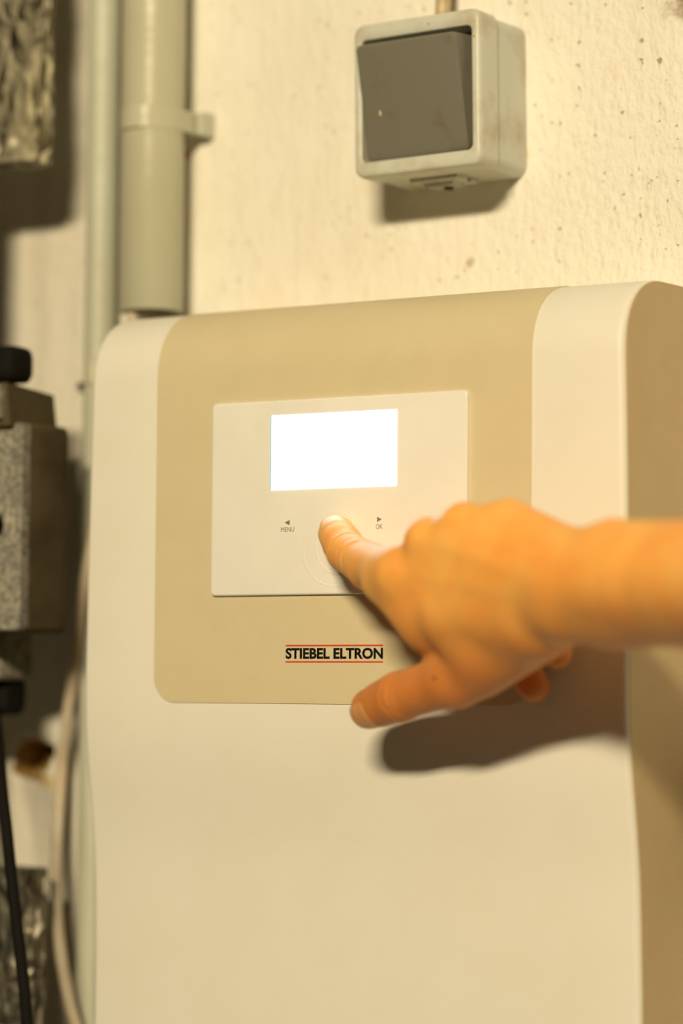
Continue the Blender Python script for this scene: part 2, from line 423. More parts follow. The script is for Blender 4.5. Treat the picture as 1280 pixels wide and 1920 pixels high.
# touch ring: two very shallow concentric ridges
def ring(bm, cx, cz, r, wd, ht, n=72):
    prof_r = [(r - wd / 2, HP - .1), (r - wd * .25, HP + ht * .7), (r, HP + ht), (r + wd * .25, HP + ht * .7), (r + wd / 2, HP - .1)]
    loops = [[W(cx + q * math.cos(2 * math.pi * k / n), h, cz + q * math.sin(2 * math.pi * k / n)) for k in range(n)] for q, h in prof_r]
    loft(bm, loops, False, False)
bm = bmesh.new(); ring(bm, -2.0, -15.5, 15.4, 1.7, .07); from_bm('touch_ring', bm, M['panel'], panel)
bm = bmesh.new(); ring(bm, .6, -14.2, 11.8, 1.5, .07); o = from_bm('touch_ring', bm, M['panel'], panel)

def lettering(name, body, x0, x1, z0, z1, h, mat, parent, offset=0.0, fn=None, thick=.12, space=1.0):
    cu = bpy.data.curves.new(name, 'FONT'); cu.body = body; cu.offset = offset; cu.extrude = .02; cu.resolution_u = 6; cu.space_character = space
    tmp = bpy.data.objects.new(name, cu); col.objects.link(tmp); bpy.context.view_layer.update()
    me = bpy.data.meshes.new_from_object(tmp.evaluated_get(bpy.context.evaluated_depsgraph_get()))
    bpy.data.objects.remove(tmp)
    co = np.array([v.co for v in me.vertices]); mn, mx = co.min(0), co.max(0)
    for v in me.vertices:
        x = x0 + (v.co.x - mn[0]) / (mx[0] - mn[0]) * (x1 - x0); z = z0 + (v.co.y - mn[1]) / (mx[1] - mn[1]) * (z1 - z0)
        v.co = W(x, h + thick * (v.co.z - mn[2]) / (mx[2] - mn[2] + 1e-9), z)
    me.materials.clear()
    return link(name, me, mat, parent, smooth=False)
def xz(px, py, h): q = at(px, py, h) / MM; return q[0], q[2] - ZC / MM
a = xz(527, 997.5, HP); b = xz(551.5, 988, HP); lettering('lettering', 'MENU', a[0], b[0], a[1], b[1], HP, M['print'], panel, offset=-.006)['label'] = 'the word MENU'
a = xz(704.5, 992, HP); b = xz(717, 982.3, HP); lettering('lettering', 'OK', a[0], b[0], a[1], b[1], HP, M['print'], panel, offset=-.006)['label'] = 'the word OK'
def tri(pts, lab):
    P = [xz(*p, HP) for p in pts]; bm = bmesh.new()
    lo = [bm.verts.new(W(x, HP, z)) for x, z in P]; hi = [bm.verts.new(W(x, HP + .12, z)) for x, z in P]
    bm.faces.new(hi); [bm.faces.new((lo[i], lo[(i + 1) % 3], hi[(i + 1) % 3], hi[i])) for i in range(3)]
    o = from_bm('arrow_mark', bm, M['print'], panel, smooth=False); o['label'] = lab
tri([(533.5, 980), (543, 975), (543, 984.5)], 'arrow pointing left')
tri([(707, 969), (707, 978.5), (715.5, 973.5)], 'arrow pointing right')
# brand lettering between two red rules
a = xz(536.5, 1235.5, HF); b = xz(719, 1214.5, HF)
HS = HF + .45
lettering('brand_lettering', 'STIEBEL ELTRON', a[0], b[0], a[1], b[1], HS, M['black_print'], strip, offset=.034, space=1.0)['label'] = 'black capitals STIEBEL ELTRON'
for y in (1210.3, 1241.0):
    z = xz(628, y, HS)[1]; bm = bmesh.new(); plate(bm, a[0] - .1, b[0], z - .32, z + .32, .05, HS - .1, HS + .1, bev=.03, nb=1)
    from_bm('red_rule', bm, M['red_print'], strip, smooth=False)['label'] = 'thin red line along the lettering'

# ------------------------------------------------------------------ light switch
sw = empty('light_switch', W(5.0, 0, 184), label='grey surface-mounted rocker light switch with dirty beige frame on the wall', cat='light switch')
SWC = (5.2, 184.3); SWA = math.radians(1.0)
def WS(x, h, z):
    c, s = math.cos(SWA), math.sin(SWA); return W(SWC[0] + x * c - z * s, h, SWC[1] + x * s + z * c)
bm = bmesh.new()
plate(bm, -31.3, 31.3, -33.3, 33.3, 5, .3, 25.3, bev=.25, fn=WS, taper=.5, nb=1)
from_bm('back_box', bm, M['frame'], sw, angle=30)
# frame: ring with an opening
out0 = (-32.2, 32.2, -34.2, 34.2); op = (-27.9, 28.0, -27.4, 26.9)
bm = bmesh.new(); loops = []
def ol(i, h, r=5): return [WS(x, h, z) for x, z in rr_outline(out0[0] + i, out0[1] - i, out0[2] + i, out0[3] - i, r)]
def il(i, h, r=2.6): return [WS(x, h, z) for x, z in rr_outline(op[0] + i, op[1] - i, op[2] + i, op[3] - i, r)]
loops = [ol(.6, 25.6), ol(0, 26.2), ol(.1, 38.6), ol(.35, 39.9, 4.8), ol(.9, 40.7, 4.6), ol(1.7, 41.1, 4.4), il(-.5, 41.1, 3), il(0, 40.7), il(.25, 28.0), ]
vs = loft(bm, loops, True, False); bm.faces.new(vs[-1])
from_bm('frame', bm, M['frame'], sw, angle=40)
bm = bmesh.new(); plate(bm, op[0] + .4, op[1] - .4, op[2] + .4, op[3] - .4, 2, 28.05, 28.8, bev=.2, fn=WS, nb=1)
from_bm('inner_plate', bm, M['grip'], sw)
# rocker: tilted cap, top out
RX0, RX1, RZ0, RZ1 = -27.3, 27.5, -26.9, 23.7
def rock(x, q, z):      # q 0 = back edge, 1 = face
    t = (z - RZ0) / (RZ1 - RZ0)
    return WS(x, 29.2 + q * (8.6 + 10.8 * t), z)
bm = bmesh.new(); loops = []
for i, q in ((0, 0), (.15, .8), (.5, .93), (1.2, .99), (2.0, 1.0)):
    loops.append([rock(x, q, z) for x, z in rr_outline(RX0 + i, RX1 - i - (3.0 if q > .7 else 0), RZ0 + i, RZ1 - i, max(2.4 - i * .3, 1.2))])
loft(bm, loops)
rk = from_bm('rocker', bm, M['rocker'], sw, angle=25); rk['label'] = 'dark grey rocker with its top edge tipped out'
bm = bmesh.new(); plate(bm, -18.0, -17.2, -7.8, -5.6, .35, 0, 1, bev=.1, fn=lambda x, h, z: tuple(np.array(rock(x, 1.0, z)) + np.array([0, -.00012 * h, 0])), nb=1)
from_bm('paint_chip', bm, M['nail_edge'], rk, smooth=False)['label'] = 'tiny pale paint chip'
# cable entry membrane below, screw in the corner, seam clip
def WB(x, h, z): return WS(x, h, z)
bm = bmesh.new()
loft(bm, [[WB(x, h, z) for x, h in ((-12 + i, 8 + i), (12 - i, 8 + i), (12 - i, 27 - i), (-12 + i, 27 - i))] for z, i in ((-33, 0), (-35.2, 0), (-35.8, .8), (-35.9, 4), (-37.6, 5.2), (-37.6, 7))])
from_bm('cable_entry', bm, M['membrane'], sw, angle=30)['label'] = 'square grey cable entry under the box'
bm = bmesh.new(); tube(bm, [WB(2, 17, -37.4), WB(2, 17, -38.6)], .0022, 16)
from_bm('entry_plug', bm, M['grip'], sw)
for x, h, z, r in ((29.3, 41.05, 21.5, .5), (29.4, 41.05, -2.6, .3), (-25.2, 41.05, -27.6, .4), (14, 20, -36.0, .8), (6.5, 41.05, 29.8, .5), (-12, 41.05, 31.4, .3), (29.2, 41.05, -19.5, .25), (24.5, 41.05, -29.8, .3)):
    bm = bmesh.new(); bmesh.ops.create_icosphere(bm, subdivisions=2, radius=r * MM, matrix=Matrix.Translation(WS(x, h, z)))
    for v in bm.verts: v.co.y = WS(x, h, z)[1] + (v.co.y - WS(x, h, z)[1]) * .35
    from_bm('rust_spot', bm, M['rust'], sw)
# cable rising from the switch
bm = bmesh.new()
px0 = at(829, 28, 14); tube(bm, [(px0[0], -.014, px0[2] - .004)] + [(px0[0] + .0004 * math.sin(k), -.012, px0[2] + .02 + k * .08) for k in range(10)], .0036, 20)
tag(from_bm('switch_cable', bm, M['cable_y'], angle=60), 'yellowed stained cable rising from the top of the light switch', 'cable')

# ------------------------------------------------------------------ conduits and clips
bm = bmesh.new(); x1 = at(196, 0, 13)[0]
tube(bm, [(x1, -.0133, .02)] + [(x1 + .0003 * math.sin(k * 1.7), -.0133, .1 + k * .1) for k in range(24)] + [(x1, -.0133, 2.59)], .0073, 32)
tag(from_bm('conduit_pipe', bm, M['pipe_l'], angle=60), 'thin grey plastic conduit running full height left of the wider conduit', 'pipe')
x2 = at(285.5, 300, 23)[0]; ze = at(284, 577, 37)[2]; hx2 = .023; r2 = .0148
bm = bmesh.new(); n = 48
loops = []
for (rr, z) in ((r2, 2.59), (r2, 1.9), (r2, 1.7), (r2, ze + .0004), (r2 - .0004, ze), (r2 - .0014, ze), (r2 - .0018, ze + .0004), (r2 - .0018, 1.9), (r2 - .0018, 2.59)):
    loops.append([(x2 + rr * math.cos(2 * math.pi * k / n), -hx2 + rr * math.sin(2 * math.pi * k / n), z) for k in range(n)])
loft(bm, loops, False, False)
# close the ring at the top
tag(from_bm('conduit_pipe', bm, M['pipe_r'], angle=50), 'wide grey plastic conduit ending open just above the heating unit', 'pipe')
bm = bmesh.new(); tube(bm, spline([(x2 - .002, -hx2 - .003, ze + .25), (x2 - .003, -hx2 - .007, ze + .05), (x2 - .004, -hx2 - .009, ze), (x2 + .001, -hx2 - .004, ze - .025), (x2 + .007, -.030, ze - .045), (x2 + .0145, -.030, ze - .055), (x2 + .0195, -.030, ze - .057)]), .0028, 16)
# casing spans z below ze; the cable drops behind/beside it into the gap at the wall
cab = from_bm('supply_cable', bm, M['cable_w']); tag(cab, 'cream cable hanging out of the open end of the wide conduit', 'cable')
# U strap over the wide conduit
zc = at(300, 213, 38)[2]
clip = empty('pipe_clip', (x2, 0, zc), label='grey plastic strap clip holding the wide conduit to the wall', cat='pipe clip')
path = [(-r2 - .0002, -.0006)] + [(-r2 - .0002, -hx2 * .5)] + [((r2 + .0003) * -math.cos(math.pi * k / 20), -hx2 - (r2 + .0003) * math.sin(math.pi * k / 20)) for k in range(21)] + [(r2 + .0003, -hx2 * .5), (r2 + .0003, -.0075), (r2 + .0016, -.0012), (r2 + .0026, -.0006)]
path2 = [(p[0] * 1.0, p[1]) for p in path]
def offset_path(P, d):
    out = []
    for i, p in enumerate(P):
        a, b = P[max(i - 1, 0)], P[min(i + 1, len(P) - 1)]; t = np.array(b) - np.array(a); t = t / np.linalg.norm(t)
        out.append((p[0] - t[1] * -d * -1, p[1] + t[0] * -d)) 
    return out
outp = offset_path(path, .0011)
bm = bmesh.new(); loops = []
for (a, b) in zip(path, outp):
    loops.append([(x2 + a[0], a[1], zc - .005), (x2 + b[0], b[1], zc - .005), (x2 + b[0], b[1], zc + .005), (x2 + a[0], a[1], zc + .005)])
loft(bm, loops)
from_bm('strap', bm, M['pipe_r'], clip, angle=30)
bm = bmesh.new(); bx = x2 + r2 + .0025
loft(bm, [[(bx - .0015, -.0095 + i, zc + q), (bx + .0015, -.0095 + i, zc + q), (bx + .0022, -.001, zc + q), (bx - .0015, -.001, zc + q)] for q, i in ((-.0055, .002), (-.005, 0), (.005, 0), (.0055, .002))])
from_bm('latch', bm, M['pipe_l'], clip, angle=30)
bm = bmesh.new(); loft(bm, [[(x2 + x, y, zc + q) for x, y in ((-r2 + .003, -.0004), (r2 - .003, -.0004), (r2 - .005, -.0074), (-r2 + .005, -.0074))] for q in (-.005, .005)])
from_bm('base_block', bm, M['pipe_r'], clip, smooth=False)
# rust run under the clip
# saddle clip of the thin conduit
q = at(152, 712, 3); zq = q[2]; r1 = .0073
clip1 = empty('pipe_clip', (x1, 0, zq), label='small screwed saddle clip of the thin conduit beside the top corner of the heating unit', cat='pipe clip')
prof1 = [(-.0155, -.0005), (-.0085, -.0005)] + [((r1 + .0002) * -math.cos(math.pi * k / 14), -.0133 - (r1 + .0002) * math.sin(math.pi * k / 14)) for k in range(15)] + [(.0085, -.0005), (.0155, -.0005)]
o1 = offset_path(prof1, .001)
bm = bmesh.new(); loft(bm, [[(x1 + a[0], a[1], zq - .0045), (x1 + b[0], b[1], zq - .0045), (x1 + b[0], b[1], zq + .0045), (x1 + a[0], a[1], zq + .0045)] for a, b in zip(prof1, o1)])
from_bm('saddle', bm, M['pipe_r'], clip1, angle=30)
bm = bmesh.new(); sx_ = at(153, 724, 2)
tube(bm, [(sx_[0], -.001, sx_[2]), (sx_[0], -.0034, sx_[2])], .0019, 14); from_bm('screw', bm, M['grip'], clip1)

# ------------------------------------------------------------------ loose cables at the left
def cable(name, pts, r, mat, label, tail=()):
    bm = bmesh.new(); tube(bm, spline([at(*p) for p in pts] + list(tail), 8), r, 18)
    return tag(from_bm(name, bm, mat, angle=60), label, 'cable')
cable('loose_cable', [(190, 930, 28), (175, 1010, 28), (160, 1080, 27), (150.5, 1150, 26), (143, 1220, 24), (134, 1290, 20), (125, 1360, 16), (117, 1430, 12), (112, 1500, 14), (107.5, 1570, 17), (105, 1640, 22), (106, 1700, 26), (111, 1760, 28), (121, 1830, 31), (136, 1900, 32), (156, 1960, 31), (180, 2040, 30), (205, 2140, 30)], .0029, M['cable_w'], 'cream cable curving down beside the left edge of the heating unit', tail=[(-.166, -.034, 1.08), (-.163, -.036, .9), (-.166, -.034, .5), (-.165, -.03, .012)])

# ------------------------------------------------------------------ equipment box (left edge, dark sides, speckled front)
box = empty('equipment_box', tuple(at(0, 1185, 75)), label='boxy speckled grey equipment housing with dark sides at the left edge', cat='equipment box')
def xh(px, py, h): return at(px, py, h)[0] / MM
fx = xh(40, 985, 90); ztop = at(40, 790, 90)[2] / MM - 1450; zbot = at(40, 1184, 90)[2] / MM - 1450
bx1 = xh(116, 1000, 57)
bm = bmesh.new(); plate(bm, fx - 95, fx - .2, zbot + .5, ztop - .5, 2.0, 84, 90, bev=1.2, nb=3)
fp = from_bm('front_plate', bm, M['speckle'], box, angle=40)
bm = bmesh.new()
loops = []
for h, dx, dz, r in ((56, -1.5, -2, 3), (57, 0, 0, 3.5), (63, .8, 0, 3), (84, -.3, -.2, 2.5), (85, -.6, -1, 2)):
    loops.append([W(x, h, z) for x, z in rr_outline(fx - 97, fx + dx, zbot - dz, ztop + dz, r)])
loft(bm, loops)
from_bm('body', bm, M['dark_shell'], box, angle=40)['label'] = 'dark brown-grey body behind the speckled plate'
# upper block with a sloping top
u0 = xh(6, 750, 96); zt2 = at(6, 716, 96)[2] / MM - 1450; zt3 = at(92, 742, 58)[2] / MM - 1450
bm = bmesh.new()
loft(bm, [[W(x, h, z) for x, h in ((u0 - 60, 94), (u0 - .6 + dx, 94), (u0 + dx, 93.4), (u0 + dx - 1.2, 58), (u0 - 60, 57))] for z, dx in ((ztop - 2, 2.2), (ztop + 4, 1.4), (ztop + 10, .6))] +
     [[W(u0 - 60, 94, zt2), W(u0 - .6, 94, zt2), W(u0, 93.4, zt2), W(u0 - 1.2, 58, zt3), W(u0 - 60, 57, zt3)]])
from_bm('upper_block', bm, M['dark_shell'], box, angle=40)
bm = bmesh.new(); plate(bm, u0 - 50, u0 - 1.0, ztop + 1.0, zt2 - 1, 1.5, 93, 97.5, bev=1)
from_bm('upper_plate', bm, M['speckle'], box)
# black connector above, black connector below, black dial
def roundblock(name, px, y0, y1, h0, h1, lab, wd=40):
    x = xh(px, (y0 + y1) / 2, h1); za = at(px, y1, h1)[2] / MM - 1450; zb = at(px, y0, h1)[2] / MM - 1450
    bm = bmesh.new(); loops = []
    for k, i in ((0, 1.5), (.12, .3), (.3, 0), (.75, 0), (.93, .8), (1, 2.2)):
        loops.append([W(xx, h0 + (h1 - h0) * k, zz_) for xx, zz_ in rr_outline(x - wd + i, x - i, za + i, zb - i, 4)])
    loft(bm, loops); o = from_bm(name, bm, M['black'], box, angle=40); o['label'] = lab
roundblock('upper_cap', 22, 645, 714, 76, 93, 'black cap on top of the housing')
roundblock('lower_connector', 12, 1265, 1341, 36, 52, 'black connector under the housing')
bm = bmesh.new(); c = at(-14, 985, 91); rr = .0058
tube(bm, [(c[0], -.0895, c[2]), (c[0], -.0925, c[2]), (c[0], -.096, c[2]), (c[0], -.0972, c[2])], [rr, rr, rr * .95, rr * .8], 28)
from_bm('dial', bm, M['black'], box, angle=40)
# rear neck joining the housing to the connector
bm = bmesh.new(); xa = xh(4, 1230, 60)
plate(bm, xa - 60, xa, at(0, 1275, 60)[2] / MM - 1450, zbot + 6, 3, 38, 62, bev=2)
from_bm('neck', bm, M['speckle'], box, angle=40)
cable('black_cable', [(-12, 1318, 47), (-8, 1345, 60), (-2, 1400, 80), (4, 1480, 93), (13, 1560, 98), (21, 1640, 98), (30, 1720, 98), (38, 1790, 98), (46, 1860, 98), (51, 1930, 98), (54, 2010, 97), (52, 2120, 94)], .00265, M['black'], 'black cable hanging in front of the lower foil wrap', tail=[(-.178, -.092, .98), (-.184, -.09, .6), (-.182, -.09, .012)])
bpy.data.objects['black_cable'].data.update()

# ------------------------------------------------------------------ foil-wrapped insulation pieces
def foil(name, x_r, wd, z0, z1, h0, h1, mat, label, seed, amp=2.2, rc=7, lean=0.0, zs=1.0):
    """wrapped, crumpled block: dense tube of rounded-rectangle section, displaced by ridged noise"""
    nz2 = int((z1 - z0) / .9); cx = x_r - wd / 2; hh = (h0 + h1) / 2
    base = []
    o = rr_outline(-wd / 2, wd / 2, -(h1 - h0) / 2, (h1 - h0) / 2, rc, 12)
    P = np.array(o + [o[0]]); s = np.r_[0, np.cumsum(np.hypot(*np.diff(P, axis=0).T))]; m = int(s[-1] / .9)
    ss = np.linspace(0, s[-1], m, endpoint=False); px_ = np.interp(ss, s, P[:, 0]); ph_ = np.interp(ss, s, P[:, 1])
    loops = []
    for k in range(-5, nz2 + 6):
        kk = min(max(k, 0), nz2); z = z0 + (z1 - z0) * kk / nz2
        shr = 1.0 if k == kk else 1 - .19 * (abs(k - kk))
        L = []
        for a, b in zip(px_, ph_):
            v = Vector((a * .07 + seed, b * .07, z * .028 * zs))
            f1 = noise.fractal(v * 1.6, 1.0, 2.0, 4)
            rg = 1 - abs(noise.noise(Vector((a * .16 + seed, b * .16, z * .07 * zs)))) * 2.2
            fold = math.sin((a - b) * .75 + noise.noise(v * .7) * 5) * .5
            d = amp * (.7 * f1 + .45 * rg + .35 * fold) - amp * .4
            l = math.hypot(a, b); L.append(W(cx + a * shr * (1 + d / l) + lean * (z - z0), hh + b * shr * (1 + d / l), z + d * .5 * (k != kk)))
        loops.append(L)
    bm = bmesh.new(); loft(bm, loops)
    return tag(from_bm(name, bm, mat, angle=35), label, 'insulation')
xr = xh(62, 150, 63); zb = at(62, 297, 63)[2] / MM - 1450
foil('foil_wrap', xr - .5, 70, zb, 330, 42, 63, M['foil'], 'crumpled foil-wrapped insulation at the upper left corner', 1.0, zs=.5)
xr = xh(40, 1700, 60); zb2 = at(60, 1628, 50)[2] / MM - 1450
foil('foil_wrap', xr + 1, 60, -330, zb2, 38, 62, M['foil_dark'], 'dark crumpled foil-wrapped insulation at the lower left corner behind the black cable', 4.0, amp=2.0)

# riser pipe that carries the foil wraps, running behind the equipment box
xp = at(-62, 960, 47)[0]
bm = bmesh.new(); tube(bm, [(xp, -.047, .01)] + [(xp + .0004 * math.sin(k), -.047, .3 * k) for k in range(1, 9)] + [(xp, -.047, 2.595)], .008, 28)
tag(from_bm('riser_pipe', bm, M['pipe_l'], angle=60), 'grey riser pipe inside the foil wraps and behind the equipment box at the left edge', 'pipe')

# ------------------------------------------------------------------ the hand and forearm: one continuous surface
def Q(px, py, h):
    """hand joint: pixel and millimetres in front of the unit's panel face"""
    return at(px, py, HP + h) / MM - np.array([0, 0, ZC / MM])
def smin(a, b, k):
    h = np.clip(.5 + .5 * (b - a) / k, 0, 1); return b + (a - b) * h - k * h * (1 - h)
def capsule(p, a, b, ra, rb):
    ab = b - a; L2 = ab @ ab
    t = np.clip(((p - a) @ ab) / L2, 0, 1).astype(p.dtype)
    q = p - a - t[..., None] * ab
    return np.sqrt((q * q).sum(-1)) - (ra + (rb - ra) * t)

IDX = [Q(631, 1001, 7.6), Q(651, 1035, 18), Q(694, 1063, 31), Q(752, 1073, 55)]
MID = [Q(803, 1015, 60), Q(800, 1090, 22), Q(860, 1190, 18), Q(925, 1250, 22)]
RNG = [Q(871, 984, 63), Q(860, 1085, 27), Q(932, 1180, 12), Q(1000, 1286, 9.5)]
PNK = [Q(957, 978, 62), Q(955, 1070, 36), Q(1005, 1155, 18), Q(1044, 1226, 15)]
THB = [Q(1010, 1172, 60), Q(855, 1272, 45), Q(750, 1306, 38), Q(696, 1328, 32)]
CARP = [Q(1055, 1132, 75), Q(1072, 1105, 78), Q(1082, 1080, 80), Q(1090, 1052, 78)]
WR = [Q(1152, 1036, 82), Q(1150, 1096, 84), Q(1150, 1150, 78)]
ARM = [Q(1420, 1042, 112), Q(1420, 1098, 118), Q(1420, 1140, 108)]
ELB = Q(2350, 1150, 235)
ELB2 = Q(2350, 1080, 240)
fa = lambda *a: np.array(a, np.float32)
def sdf(p, detail=False):
    p = p.astype(np.float32)
    c = lambda a, b, ra, rb: capsule(p, a.astype(np.float32), b.astype(np.float32), ra, rb)
    K = 6.5
    # palm: four metacarpals, carpus, wrist, forearm
    pal = c(IDX[3], CARP[0], 8.2, 11)
    for f, cp, r0, r1 in ((MID, CARP[1], 9.2, 11.5), (RNG, CARP[2], 8.2, 11), (PNK, CARP[3], 8.5, 8.6)):
        pal = smin(pal, c(f[0], cp, r0, r1), 9)
    for a, b, ra, rb in ((CARP[0], WR[2], 11, 11), (CARP[1], WR[1], 12.5, 15), (CARP[3], WR[0], 9.5, 10.8),
                         (WR[0], ARM[0], 11.2, 13), (WR[1], ARM[1], 16, 19), (WR[2], ARM[2], 10.6, 16),
                         (ARM[0], ELB2, 13, 30), (ARM[2], ELB, 16, 32), (ARM[1], (ELB + ELB2) / 2, 19, 34),
                         (Q(800, 1105, 48), Q(1000, 1150, 62), 7, 11),      # palm pads behind the metacarpals
                         (Q(850, 1145, 58), Q(985, 1155, 67), 12, 13),
                         (Q(930, 1070, 66), Q(1200, 1088, 89), 10.5, 17.5), (Q(930, 1130, 60), Q(1200, 1130, 80), 12, 15.5),
                         (Q(800, 1062, 54), Q(1060, 1118, 73), 8.6, 12), (Q(860, 1015, 59), Q(1075, 1092, 76), 8.4, 11.5), (Q(930, 998, 60), Q(1080, 1065, 77), 8.4, 10.5),
                         (Q(930, 1060, 48), Q(1050, 1100, 60), 9, 12)):
        pal = smin(pal, c(a, b, ra, rb), K)
    # thumb metacarpal, thenar muscle and the web to the index
    th = c(THB[0], THB[1], 12.5, 10.6)
    th = smin(th, c(Q(1030, 1160, 56), Q(905, 1252, 46), 13, 11), 5)
    pal = smin(pal, th, 9)
    pal = smin(pal, c(Q(815, 1135, 54), Q(895, 1210, 54), 10, 10.5), 9)
    pal = smin(pal, c(Q(790, 1100, 52), Q(813, 1186, 48), 8.2, 7.8), 8)
    pal = smin(pal, c(Q(718, 1096, 47), Q(786, 1164, 52), 7.6, 7.8), 11)
    tb = smin(c(THB[1], THB[2], 10.4, 9.5), c(THB[2], THB[3], 9.5, 8.2), 2.5)
    tb = smin(tb, c(THB[2] + fa(0, 0, 0), (THB[2] * .4 + THB[3] * .6), 9.4, 8.7), 2)
    pal = smin(pal, tb, 6)
    # fingers
    ix = smin(c(IDX[3], IDX[2], 9.4, 9.4), c(IDX[2], IDX[1], 9.3, 8.2), 2)
    ix = smin(ix, c(IDX[1], IDX[0], 8.2, 7.3), 2)
    ix = smin(ix, c(IDX[0] + fa(0, 0, 0), IDX[0] * .5 + IDX[1] * .5, 7.0, 7.9), 2)
    d = smin(pal, ix, 7)
    for f, r in ((MID, 1.0), (RNG, .95), (PNK, .86)):
        fg = smin(c(f[0], f[1], 8.6 * r, 9 * r), c(f[1], f[2], 8.8 * r, 8 * r), 2)
        fg = smin(fg, c(f[2], f[3], 8 * r, 6.9 * r), 2)
        d = smin(d, fg, 2.5 if f is not MID else 2.0)
    if detail:
        p64 = p.astype(np.float64)
        camdir = -Fv
        # knuckle creases on the backs of the index joints and thumb joint
        for A, B, t0s in ((IDX[1], IDX[0], ((.16, .22, .9), (-.04, .42, 1.2))),
                          (IDX[2], IDX[1], ((.66, .32, 1.0), (.42, .50, 1.4))),
                          (THB[2], THB[3], ((.00, .45, 1.1), (-.18, .22, 1.0)))):
            ax = B - A; L = np.linalg.norm(ax); ax = ax / L
            s = (p64 - A) @ ax; rad = p64 - A - s[..., None] * ax; rl = np.linalg.norm(rad, axis=-1) + 1e-6
            dors = camdir - (camdir @ ax) * ax; dors /= np.linalg.norm(dors)
            w_ = np.clip((rad @ dors) / rl * 1.3, 0, 1) * (rl < 11.5)
            side = np.cross(ax, dors); sd = rad @ side
            for t0, dep, wd in t0s:
                cen = t0 * L + .025 * sd ** 2 * -1 + .5 * np.sin(sd * .5 + t0 * 19)
                d = d + (dep * w_ * np.exp(-((s - cen) / wd * 1.5) ** 2)).astype(np.float32)
        # tendons and veins on the back of the hand, barely raised
        for A, B, a_ in ((IDX[3], CARP[0], .25), (MID[0], CARP[1], .35), (RNG[0], CARP[2], .25)):
            ax = B - A; L = np.linalg.norm(ax); ax = ax / L; s = (p64 - A) @ ax
            dors = camdir - (camdir @ ax) * ax; dors /= np.linalg.norm(dors); sd = (p64 - A) @ np.cross(ax, dors)
            d = d - (a_ * np.exp(-(sd / 2.4) ** 2) * np.exp(-((s / L - .45) / .4) ** 2)).astype(np.float32)
    return d

def grad(p, detail, e=.25):
    g = np.stack([sdf(p + np.eye(3)[i] * e, detail) - sdf(p - np.eye(3)[i] * e, detail) for i in range(3)], -1) / (2 * e)
    return g / (np.linalg.norm(g, axis=-1, keepdims=True) + 1e-9)

def surface_nets(lo, hi, vox):
    ax = [np.arange(lo[i], hi[i], vox, dtype=np.float32) for i in range(3)]
    S = np.empty([len(a) for a in ax], np.float32)
    for i0 in range(0, len(ax[0]), 24):
        G = np.stack(np.meshgrid(ax[0][i0:i0 + 24], ax[1], ax[2], indexing='ij'), -1); S[i0:i0 + 24] = sdf(G)
    nx, ny, nz = S.shape; ins = S < 0
    cr = np.zeros((nx - 1, ny - 1, nz - 1), np.int8); acc = np.zeros((nx - 1, ny - 1, nz - 1, 3), np.float32)
    corners = [(i, j, k) for i in (0, 1) for j in (0, 1) for k in (0, 1)]
    sl = lambda A, c: A[c[0]:nx - 1 + c[0], c[1]:ny - 1 + c[1], c[2]:nz - 1 + c[2]]
    for a in corners:
        for axis in range(3):
            if a[axis]: continue
            b = list(a); b[axis] = 1; sa, sb = sl(S, a), sl(S, b); m = (sa < 0) != (sb < 0)
            t = np.where(m, sa / np.where(m, sa - sb, 1), 0)
            cr += m
            for q in range(3): acc[..., q] += np.where(m, a[q] + (t if q == axis else 0), 0)
    act = cr > 0; idx = -np.ones(act.shape, np.int64); idx[act] = np.arange(act.sum())
    cells = np.argwhere(act); V = acc[act] / cr[act][:, None] + cells; V = V * vox + np.array([a[0] for a in ax])
    Fc = []
    for axis in range(3):
        a1, a2 = [(1, 2), (2, 0), (0, 1)][axis]
        s0 = [slice(1, -1)] * 3; s1 = [slice(1, -1)] * 3; s0[axis] = slice(0, -1); s1[axis] = slice(1, None)
        A, B = ins[tuple(s0)], ins[tuple(s1)]; E = np.argwhere(A != B); fl = A[A != B]
        base = E.copy(); 
        for q in range(3):
            if q != axis: base[:, q] += 1
        def cell(d1, d2):
            c = base.copy(); c[:, a1] -= d1; c[:, a2] -= d2; return idx[c[:, 0], c[:, 1], c[:, 2]]
        q = np.stack([cell(1, 1), cell(0, 1), cell(0, 0), cell(1, 0)], -1)
        q[~fl] = q[~fl][:, ::-1]; Fc.append(q)
    Fc = np.concatenate(Fc); Fc = Fc[(Fc >= 0).all(1)]
    return V, Fc
allp = np.array(IDX + MID + RNG + PNK + THB + CARP + WR + ARM + [ELB, ELB2])
lo = allp.min(0) - 16; hi = allp.max(0) + 16
lo = np.minimum(lo, np.array([ELB - 36, ELB2 - 36]).min(0)); hi = np.maximum(hi, np.array([ELB + 36, ELB2 + 36]).max(0))
V, Fc = surface_nets(lo, hi, 1.5)
bm = bmesh.new()
vv = [bm.verts.new(tuple(v)) for v in V]
for f in Fc: bm.faces.new([vv[i] for i in f])
bm.verts.ensure_lookup_table()
near = [e for e in bm.edges if (e.verts[0].co - Vector(IDX[1])).length < 27 or (e.verts[0].co - Vector((THB[2] + THB[3]) / 2)).length < 24]
bmesh.ops.subdivide_edges(bm, edges=near, cuts=2, use_grid_fill=True)
P = np.array([v.co[:] for v in bm.verts])
for it in range(5):
    det = it > 1
    P = P - grad(P, det) * np.clip(sdf(P, det), -1.2, 1.2)[:, None] * .9
for v, q in zip(bm.verts, P): v.co = W(q[0], -q[1], q[2])
bmesh.ops.triangulate(bm, faces=[f for f in bm.faces if len(f.verts) > 4])
hand = from_bm('person', bm, M['skin'], angle=180)
tag(hand, "person's bare right hand and forearm, index finger pressing the white control panel", 'person')

